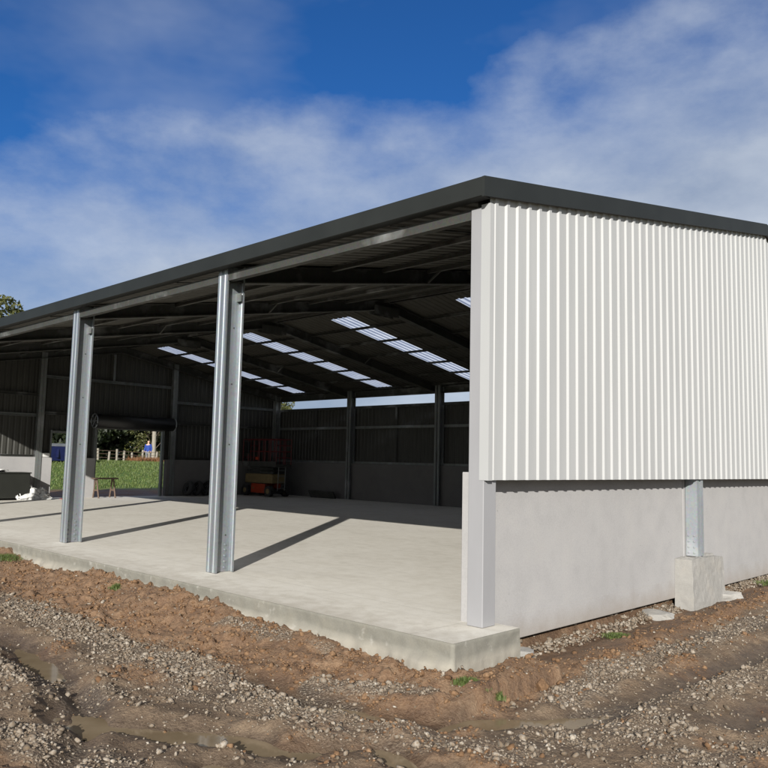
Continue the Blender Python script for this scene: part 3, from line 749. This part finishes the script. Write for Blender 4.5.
# tyres leaning on the end wall
def torus(mb,c,R_,r,tilt,n=28,m=10):
    Mx=Matrix.Rotation(tilt,3,'X'); vs=[];fs=[]
    for i in range(n):
        for j in range(m):
            a=2*PI*i/n; b=2*PI*j/m; rr=R_+r*math.cos(b)
            vs.append(Vector(c)+Mx@Vector((rr*math.cos(a),r*1.15*math.sin(b),rr*math.sin(a))))
    for i in range(n):
        for j in range(m): fs.append((i*m+j,((i+1)%n)*m+j,((i+1)%n)*m+(j+1)%m,i*m+(j+1)%m))
    mb.add(vs,fs)
t0=None
TL=['old black tyre leaning by the big doorway, nearest the door','old black tyre second from the big doorway in the leaning row','old black tyre third from the big doorway in the leaning row','old black tyre at the end of the row, farthest from the big doorway']
for i in range(4):
    if i==0:
        t0=thing('tyre',TL[0],'tyre',(-22.75,10.95,0),0,'tyres leaning in a row by the end wall')
        mb=MB(); torus(mb,(0,0,.31),.22,.085,-.32); mb.build('tread',M['rubber'],t0,True)
        mb=MB(); Mx=Matrix.Rotation(-.32,3,'X')
        pts=[Vector((0,0,.31))+Mx@Vector((.15*math.cos(a*PI/8),0,.15*math.sin(a*PI/8))) for a in range(17)]; mb.tube(pts,.016,6); mb.build('rim',M['galv'],t0)
    else:
        c=copy_tree(t0); c.location=(-22.75+.02*i,10.95+.42*i,0); c['label']=TL[i]
mb=MB(); mb.box(-.14,.14,-.09,.09,0,.12); mb.box(-.05,.2,-.03,.05,.12,.16)
o=bevel(mb.build('timber_block',M['wood'],None),.01); o.location=(-21.9,11.7,.002); tag(o,'small dark timber block lying on the floor in front of the tyres','block')
# trestle
tr=thing('trestle','low timber trestle standing inside the big doorway','trestle',(-22.75,7.35,0))
mb=MB(); mb.box(-.14,.14,-.35,.55,.68,.73); mb.build('top_board',M['wood'],tr)
for y in (-.22,.42):
    for s in (-1,1):
        mb=MB(); mb.tube([(s*.22,y,0),(s*.05,y-.02,.68)],.032,4); mb.build('leg',M['wood'],tr)
    mb=MB(); mb.box(-.15,.15,y-.02,y+.02,.25,.31); mb.build('stretcher',M['wood'],tr)
# dark crate with plastic
cr=thing('storage_bin','large dark green steel bin standing against the lower end wall','bin',(-22.75,3.75,0))
mb=MB(); mb.box(-.35,.4,-1.3,.85,.06,.88); bevel(mb.build('body',M['crate'],cr),.015)
mb=MB(); mb.box(-.38,.43,-1.33,.88,.881,.92); bevel(mb.build('rim',M['crate'],cr),.01)
for y in(-1.1,.6):
    mb=MB(); mb.box(-.3,.35,y-.06,y+.06,0,.058); mb.build('skid',M['black'],cr)
def cloth(name,fn,nx,ny,mat):
    vs=[fn(i/(nx-1),j/(ny-1)) for i in range(nx) for j in range(ny)]
    fs=[(i*ny+j,(i+1)*ny+j,(i+1)*ny+j+1,i*ny+j+1) for i in range(nx-1) for j in range(ny-1)]
    mb=MB(); mb.add(vs,fs); return solid(mb.build(name,mat,None,True),.004)
def crum(u,v):
    w=(1-v)
    x=-22.42+.22*v+.07*float(fbm(np.array(u*4),np.array(v*4),3,1.)); y=4.15+1.15*u+.1*float(perlin(np.array(v*5.),np.array(u*4.+7)))
    h=(.30*math.exp(-((u-.45)/.16)**2)+.22*math.exp(-((u-.8)/.12)**2)+.20)*w**1.2
    return (x,y,.01+max(0,h+.16*float(fbm(np.array(u*7+2),np.array(v*7),3,1.))*w))
o=cloth('plastic_sheet',crum,26,18,M['plastic']); tag(o,'crumpled white plastic sheet heaped at the foot of the dark bin','plastic sheet')
o=cloth('plastic_wrap',lambda u,v:(-23.05+.55*u,3.0+.95*v,.93+.05*(1+float(fbm(np.array(u*6.),np.array(v*6.),3,1.)))),14,14,M['plastic']); tag(o,'pale plastic wrap lying on top of the dark bin','plastic wrap')
o=cloth('rag',lambda u,v:(-22.35+.35*u,5.62+.5*v,.012+.05*abs(float(fbm(np.array(u*5.),np.array(v*5.+3),3,1.)))*math.sin(PI*u)*math.sin(PI*v)+.01),12,12,M['redrag']); tag(o,'small red rag on the floor by the narrow doorway','rag')
mb=MB(); mb.box(-.07,.07,-.2,.2,0,.15); o=bevel(mb.build('paper_bag',M['plastic'],None),.03,3); o.location=(XE+.08,5.33,HC+.033); tag(o,'small white bag resting on the concrete ledge beside the narrow doorway','bag')
# spare panel edge / boards leaning at back wall
mb=MB(); mb.obox((0,0,.11),(1.5,.06,.34),Matrix.Rotation(.5,3,'X')); o=mb.build('board',M['galvdull'],None); o.location=(-19.6,15.25,.03); tag(o,'grey board leaning low against the back wall','board')

# ------------------------------------------------------------------ concrete lumps outside
def lump(x,y,z,s,label,mat,seed,sq=(1,.8,.5)):
    r=np.random.default_rng(seed); bm=bmesh.new(); bmesh.ops.create_icosphere(bm,subdivisions=3,radius=.5)
    pl=[(Vector(r.normal(size=3)).normalized(),r.uniform(.24,.4)) for _ in range(11)]
    for v in bm.verts:
        for n_,d in pl:
            q=v.co.dot(n_)
            if q>d: v.co-=n_*(q-d)
        v.co+=v.co.normalized()*.025*float(fbm(np.array(v.co.x*6+seed),np.array(v.co.y*6+v.co.z*5),3,1.))
        v.co=Vector((v.co.x*sq[0],v.co.y*sq[1],v.co.z*sq[2]))*s*1.35
    me=bpy.data.meshes.new('concrete_chunk'); bm.to_mesh(me); bm.free(); me.materials.append(M[mat])
    o=bpy.data.objects.new('concrete_chunk',me); COL.objects.link(o); o.location=(x,y,z); o.rotation_euler=(0,0,r.uniform(0,6)); tag(o,label,'chunk'); return o
def gz(x,y): return float(fields(np.array([x]),np.array([y]))[0][0])
lump(.10,.50,-.31,.26,'pale concrete chunk tucked against the end of the slab stub','pier',1,(1,1,.5))
lump(.20,.44,gz(.27,.4)+.02,.17,'small white concrete chunk on the clay at the slab corner','pier',2,(1,.8,.8))
lump(-.05,3.85,gz(-.05,3.85)+.05,.38,'flat pale concrete slab chunk just left of the nearest pier','pier',3,(.6,1.3,.35))
lump(.08,5.85,gz(.08,5.85)+.06,.36,'broken concrete chunk lying just right of the nearest pier','pier',4,(.6,1.2,.5))
lump(.62,.02,gz(.62,.02)+.02,.17,'brown caked stone below the slab corner','clod',6,(1,.8,.8))
lump(.17,-.76,-.40,.26,'splash of set concrete at the very corner foot of the slab','slabedge',8,(.7,.7,.7))

# ------------------------------------------------------------------ grass
def tuft_mesh(name,n,R_,h,mat,seed):
    r=np.random.default_rng(seed); mb=MB()
    for i in range(n):
        x,y=r.normal(0,R_*.55),r.normal(0,R_*.4); hh=h*r.uniform(.25,1)*math.exp(-(x*x+y*y)/(2.2*R_*R_)); w=.0018+.002*r.uniform()
        b=r.uniform(0,2*PI); lx,ly=math.cos(b)*hh*1.1*r.uniform(),math.sin(b)*hh*1.1*r.uniform(); c,s=math.cos(b+1.57)*w,math.sin(b+1.57)*w
        mb.add([(x-c,y-s,-.01),(x+c,y+s,-.01),(x+lx*.4+c,y+ly*.4+s,hh*.6),(x+lx*.4-c,y+ly*.4-s,hh*.6),(x+lx,y+ly,hh)],[(0,1,2,3),(3,2,4)])
    me=bpy.data.meshes.new(name); me.from_pydata(mb.v,[],mb.f); me.materials.append(mat); return me
for x,y,R_,h,n,lab in ((-9.25,-.95,.35,.12,160,'grass tuft on the clay at the far left foot of the slab'),(-5.4,-.93,.10,.11,90,'small grass tuft poking up at the slab foot between the two visible galvanised columns'),
   (.42,-.78,.13,.09,240,'green grass tuft on the clay just below the slab corner'),(.33,.42,.13,.08,160,'grass tuft beside the pale chunk right of the slab corner'),
   (.2,2.3,.18,.07,160,'thin grass tuft under the middle of the concrete wall panel'),(.35,7.6,.4,.12,240,'grass tuft beyond the nearest pier along the wall'),(.6,-.62,.06,.09,60,'thin upright grass sprig beside the corner puddle')):
    me=tuft_mesh('grass_tuft',n*7,R_*.85,h*.75,M['grass'],int(abs(x*100))+3); o=bpy.data.objects.new('grass_tuft',me); COL.objects.link(o); o.location=(x,y,gz(x,y)); tag(o,lab,'grass tuft','grass tufts along the foot of the shed')
# field grass beyond the far end
def field_grass(n,x0,x1,y0,y1,h,mat,name,label):
    px=RNG.uniform(x0,x1,n); py=RNG.uniform(y0,y1,n); pz=fields(px,py)[0]
    a=RNG.uniform(0,PI,n); w=.03; hh=h*RNG.uniform(.4,1.1,n); lean=RNG.normal(0,.25,(n,2))*hh[:,None]
    V=np.stack([np.stack([px-w*np.cos(a),py-w*np.sin(a),pz-.03],-1),np.stack([px+w*np.cos(a),py+w*np.sin(a),pz-.03],-1),np.stack([px+lean[:,0],py+lean[:,1],pz+hh],-1)],1)
    me=bpy.data.meshes.new(name); me.from_pydata(V.reshape(-1,3).tolist(),[],np.arange(3*n).reshape(-1,3).tolist()); me.materials.append(mat)
    o=bpy.data.objects.new(name,me); COL.objects.link(o); tag(o,label,'grass',kind='stuff')
field_grass(30000,-46,-31.6,7,26,.13,M['grass'],'grass','green paddock grass on the bank beyond the far doorways')
field_grass(1300,-46,-44,20.3,23.2,.42,M['drygrass'],'dry_grass','rusty dry grass in front of the paddock fence')

# ------------------------------------------------------------------ paddock fence, bin, person, pole
fn=thing('paddock_fence','weathered pale timber fence with leaning posts along the top of the grass bank','fence',(-46,18,0))
y=11.; i=0
while y<27:
    zz=gz(-46,y); h=.78+.12*math.sin(i*2.3); mb=MB(); 
    mb.tube([(0,y-18,zz-.3),(.05*math.sin(i*5),y-18+.07*math.sin(i*3.1),zz+h)],.075,8); mb.build('post',M['palewood'],fn)
    y+=.62+.12*math.sin(i*1.7); i+=1
for hz in (.25,.5,.72):
    mb=MB(); mb.tube([(.05,q-18,gz(-46,q)+hz) for q in np.arange(11,27,.5)],.014,5); mb.build('rail',M['wood'],fn)
bb=thing('skip_bin','dark blue skip bin with a grey cover on the grass seen through the narrow doorway','skip bin',(-42,14.3,gz(-42,14.3)-.05))
mb=MB(); mb.add([(-.8,-1.1,.1),(.8,-1.1,.1),(.8,1.1,.1),(-.8,1.1,.1),(-.95,-1.35,.95),(.95,-1.35,.95),(.95,1.35,.95),(-.95,1.35,.95)],[(0,3,2,1),(4,5,6,7),(0,1,5,4),(1,2,6,5),(2,3,7,6),(3,0,4,7)]); bevel(mb.build('body',M['blue'],bb),.03)
mb=MB(); mb.add([(-.97,-1.37,.955),(.97,-1.37,.955),(.97,1.37,.955),(-.97,1.37,.955),(-.4,-.8,1.13),(.4,-.8,1.13),(.4,.8,1.13),(-.4,.8,1.13)],[(0,3,2,1),(4,5,6,7),(0,1,5,4),(1,2,6,5),(2,3,7,6),(3,0,4,7)]); bevel(mb.build('cover',M['galvmid'],bb),.02)
for y_ in (-.75,.75):
    mb=MB(); mb.box(.80,.97,y_-.05,y_+.05,.3,.8); mb.build('rib',M['blue'],bb)
pl=thing('utility_pole','white pole rising behind the fence at the right side of the big doorway','pole',(-50,24.8,gz(-50,24.8)-.3))
mb=MB(); mb.tube([(0,0,0),(0,0,4.6)],[.17,.14],12); mb.build('shaft',M['palewood'],pl)
mb=MB(); mb.tube([(0,0,4.601),(0,0,4.66)],.18,12); mb.build('cap',M['galv'],pl)
# person
def skinned(name,verts,edges,rad,mat,parent,sub=2):
    me=bpy.data.meshes.new(name); me.from_pydata(verts,edges,[]); o=bpy.data.objects.new(name,me); COL.objects.link(o); o.parent=parent
    m=o.modifiers.new('k','SKIN'); 
    for i,r in enumerate(rad): me.skin_vertices[0].data[i].radius=(r,r) if not isinstance(r,tuple) else r
    me.skin_vertices[0].data[0].use_root=True; m.use_smooth_shade=True
    s=o.modifiers.new('s','SUBSURF'); s.levels=sub; s.render_levels=sub; me.materials.append(mat); return o
PZ=gz(-47.5,22.95)-.12
pe=thing('person','person in a blue jacket and grey trousers standing beyond the paddock fence','person',(-47.5,22.95,PZ-.02),.6)
V=[(0,0,.93),(0,0,1.08),(0,.0,1.25),(0,0,1.42),(0,0,1.50),(0,.01,1.56),(0,.02,1.64),(0,.015,1.72),
   (-.10,0,.88),(-.11,.03,.50),(-.11,0,.10),(-.11,-.14,.05),(.10,0,.88),(.12,.06,.50),(.12,0,.10),(.12,-.12,.05),
   (-.19,0,1.40),(-.25,.02,1.12),(-.23,-.16,.92),(-.22,-.24,.87),(.19,0,1.40),(.25,.03,1.12),(.24,-.1,.88),(.23,-.17,.82)]
Ee=[(0,1),(1,2),(2,3),(3,4),(4,5),(5,6),(6,7),(0,8),(8,9),(9,10),(10,11),(0,12),(12,13),(13,14),(14,15),(3,16),(16,17),(17,18),(18,19),(3,20),(20,21),(21,22),(22,23)]
Rr=[(.16,.11),(.145,.10),(.165,.11),(.15,.09),.055,.06,.095,.075,.095,.062,.045,.04,.095,.062,.045,.04,.06,.045,.032,.035,.06,.045,.032,.035]
body=skinned('body',V,Ee,Rr,M['skin'],pe)
jk=skinned('jacket',[(0,0,.86),(0,0,1.08),(0,0,1.25),(0,0,1.43),(-.19,0,1.41),(-.25,.02,1.12),(-.235,-.14,.94),(.19,0,1.41),(.25,.03,1.12),(.243,-.08,.91)],[(0,1),(1,2),(2,3),(3,4),(4,5),(5,6),(3,7),(7,8),(8,9)],[(.19,.14),(.18,.13),(.2,.135),(.17,.11),.085,.07,.055,.085,.07,.055],M['bluecloth'],pe)
tz=skinned('trousers',[(0,0,.92),(-.10,0,.86),(-.11,.03,.50),(-.11,0,.10),(.10,0,.86),(.12,.06,.50),(.12,0,.10)],[(0,1),(1,2),(2,3),(0,4),(4,5),(5,6)],[(.175,.13),.115,.085,.07,.115,.085,.07],M['trouser'],pe)
hr=skinned('hair',[(0,.045,1.70),(0,.06,1.62)],[(0,1)],[.09,.07],M['hair'],pe)

# ------------------------------------------------------------------ trees beyond the fence
def tree_meshes(seed,h,r,leaf,mat,n_cl=46,per=110,low=.12):
    g_=np.random.default_rng(seed); tk=MB(); th=h*.6
    tk.tube([(0,0,-.4),(.1,0,th*.4),(.05,.15,th*.75),(0,.1,th)],[.05*h*.6,.036*h*.6,.024*h*.6,.01*h],9)
    cl=[]
    for i in range(n_cl):
        z=h*(low+(1-low)*g_.uniform()**.85); t=(z/h-low)/(1-low); rad=r*(math.sin(PI*min(1,.12+.8*t))**.6)*g_.uniform(.5,1.05)
        a=g_.uniform(0,2*PI); c=np.array([rad*math.cos(a),rad*math.sin(a),min(z,h*.97)]); cl.append(c)
        if i<16:
            b=Vector((0.05,.1,th*g_.uniform(.3,.95))); tk.tube([b,(b+Vector(c))*.5+Vector((0,0,.2)),Vector(c)],[.02*h*.4,.012*h*.4,.004*h],6)
    V=[];n=0
    C=np.array(cl); cs=r*g_.uniform(.2,.42,n_cl)
    idx=np.repeat(np.arange(n_cl),per); d=g_.normal(size=(len(idx),3)); d/=np.linalg.norm(d,axis=1)[:,None]
    P=C[idx]+d*(cs[idx]*g_.uniform(.3,1,len(idx))**.5)[:,None]*np.array([1,1,.75])
    a=g_.normal(size=(len(idx),3)); a/=np.linalg.norm(a,axis=1)[:,None]; b=np.cross(a,g_.normal(size=(len(idx),3))); b/=np.linalg.norm(b,axis=1)[:,None]
    s=leaf*g_.uniform(.5,1.2,len(idx))[:,None]
    Q=np.stack([P-a*s*.9,P+b*s*.45,P+a*s*.9,P-b*s*.45],1); m=len(idx)
    me=bpy.data.meshes.new('crown'); me.from_pydata(Q.reshape(-1,3).tolist(),[],np.arange(4*m).reshape(-1,4).tolist()); me.materials.append(mat)
    tme=bpy.data.meshes.new('trunk'); tme.from_pydata(tk.v,[],tk.f); tme.materials.append(M['bark']); return tme,me
VAR=[tree_meshes(1,9.,3.9,.34,M['leafdark'],75,190,.02),tree_meshes(2,8.,4.2,.34,M['leafdark'],75,190,.02),tree_meshes(5,12.3,4.4,.26,M['leafolive'],80,190,.12),tree_meshes(9,6.,2.6,.16,M['leafolive'],40,110,.1)]
TREES=[(2,-60,15.0,.99,'tall olive green tree rising above the far end of the roof'),(0,-61,20.5,1.,'dark evergreen seen through the narrow doorway behind the skip bin'),
 (1,-61,24.,1.05,'dark evergreen filling the left half of the big doorway view'),(0,-62,28.6,.95,'dark evergreen behind the person in the blue jacket'),
 (3,-56,28.3,.8,'small olive bush beside the white pole'),(1,-63,33.5,1.,'dark evergreen hidden mostly by the end wall right of the big doorway'),(0,-60,8,1.1,'dark evergreen left of the tall olive tree'),(1,-60,39,1.,'dark evergreen beyond the back corner of the shed'),
 (2,-57,41.3,.56,'olive tree glimpsed in the gap above the back wall corner'),(1,-62,2,1.,'dark evergreen at the far left end of the tree line')]
for v,x,y,s,lab in TREES:
    t=thing('tree',lab,'tree',(x,y,gz(x,y)),random.uniform(0,6),'trees beyond the paddock fence'); t.scale=(s,s,s)
    for nme,me in (('trunk',VAR[v][0]),('crown',VAR[v][1])):
        o=bpy.data.objects.new(nme,me); COL.objects.link(o); o.parent=t

# ------------------------------------------------------------------ camera
F=779.4/768; pos=Vector((4.570,-6.150,1.570)); yaw,pitch,roll=.77028,.09821,.021964
f=Vector((-math.sin(yaw)*math.cos(pitch),math.cos(yaw)*math.cos(pitch),math.sin(pitch)))
r=f.cross(Vector((0,0,1))).normalized(); u=r.cross(f); c,s=math.cos(roll),math.sin(roll); r2=c*r+s*u; u2=-s*r+c*u
cam=bpy.data.cameras.new('camera'); cam.sensor_width=36; cam.lens=36*F; cam.clip_start=.05; cam.clip_end=3000
co=bpy.data.objects.new('camera',cam); COL.objects.link(co)
Mx=Matrix((r2,u2,-f)).transposed().to_4x4(); Mx.translation=pos; co.matrix_world=Mx; S.camera=co

# ------------------------------------------------------------------ light
EL=math.radians(20.5); AZ=(.610,-.792)
sd=Vector((AZ[0]*math.cos(EL),AZ[1]*math.cos(EL),math.sin(EL)))
sun=bpy.data.lights.new('sun','SUN'); sun.energy=5.0; sun.angle=math.radians(.5); sun.color=(1,.965,.905)
so=bpy.data.objects.new('sun',sun); COL.objects.link(so); so.rotation_euler=sd.to_track_quat('Z','Y').to_euler(); so.location=(10,-10,10)
w=bpy.data.worlds.new('World'); S.world=w; w.use_nodes=True; nt=w.node_tree; nt.nodes.clear()
out=nt.nodes.new('ShaderNodeOutputWorld'); bg=nt.nodes.new('ShaderNodeBackground'); nt.links.new(bg.outputs[0],out.inputs[0])
sky=nt.nodes.new('ShaderNodeTexSky'); sky.sky_type='NISHITA'; sky.sun_disc=False; sky.sun_elevation=EL; sky.sun_rotation=math.atan2(AZ[0],AZ[1]); sky.air_density=1.0; sky.dust_density=.3; sky.ozone_density=3.5
bg.inputs[1].default_value=.055
tc=nt.nodes.new('ShaderNodeTexCoord'); D=tc.outputs['Generated']
def vdot(v):
    n=nt.nodes.new('ShaderNodeVectorMath'); n.operation='DOT_PRODUCT'; n.inputs[1].default_value=v; nt.links.new(D,n.inputs[0]); return n.outputs['Value']
def wn(scale,detail,stretch,loc=(0,0,0),rough=.55):
    m=nt.nodes.new('ShaderNodeMapping'); m.inputs['Scale'].default_value=stretch; m.inputs['Location'].default_value=loc; nt.links.new(D,m.inputs[0])
    n=nt.nodes.new('ShaderNodeTexNoise'); n.inputs['Scale'].default_value=scale; n.inputs['Detail'].default_value=detail; n.inputs['Roughness'].default_value=rough; nt.links.new(m.outputs[0],n.inputs['Vector']); return n.outputs['Fac']
edge=math_(nt,'ADD',vdot((-.0875,.4415,-.893)),.06)
haze_=vdot((0,0,-1))
lowc=ramp(nt,math_(nt,'ADD',haze_,math_(nt,'MULTIPLY',wn(1.6,4,(1,1,2.2),(9,4,2)),.25)),[(.0,(0,0,0)),(.02,(.6,.6,.6)),(.10,(1,1,1))]) if False else None
n1=wn(1.9,4,(1,1,2.0),(3.1,1.2,.4),.5); n2=wn(4.6,7,(1,1,1.8),(0,5,2),.58)
v=math_(nt,'ADD',edge,math_(nt,'MULTIPLY',math_(nt,'SUBTRACT',n1,.45),.42)); v=math_(nt,'ADD',v,math_(nt,'MULTIPLY',math_(nt,'SUBTRACT',n2,.5),.24))
bank=ramp(nt,v,[(.0,(0,0,0)),(.03,(.18,.18,.18)),(.10,(.62,.62,.62)),(.2,(.95,.95,.95)),(.3,(1,1,1))])
wisp=ramp(nt,wn(2.6,5,(1,1,2.2),(7,2,1),.55),[(.44,(0,0,0)),(.74,(1,1,1))])
behind=ramp(nt,math_(nt,'ADD',vdot((.53,-.80,.28)),math_(nt,'MULTIPLY',math_(nt,'SUBTRACT',n1,.5),.8)),[(.0,(0,0,0)),(.25,(.9,.9,.9))])  # unseen bright cloud behind the camera, added as neutral fill light
mask=math_(nt,'MAXIMUM',math_(nt,'MULTIPLY',bank,.92),math_(nt,'MULTIPLY',wisp,.30)); mask=math_(nt,'MAXIMUM',mask,behind)
ccol=ramp(nt,n2,[(.3,(4.0,4.8,6.2)),(.68,(7.2,7.9,8.9))])
skyc=mix(nt,1.,sky.outputs[0],(.27,.72,1.25),'MULTIPLY')
ccol=mix(nt,behind,ccol,(9.5,9.3,9.2)); nt.links.new(mix(nt,mask,skyc,ccol),bg.inputs[0])
S.view_settings.view_transform='Standard'; S.view_settings.look='None'; S.view_settings.gamma=1; S.view_settings.use_curve_mapping=False
S.view_settings.exposure=.56
S.render.engine='CYCLES'; S.cycles.use_denoising=True; S.cycles.max_bounces=6; S.cycles.diffuse_bounces=3
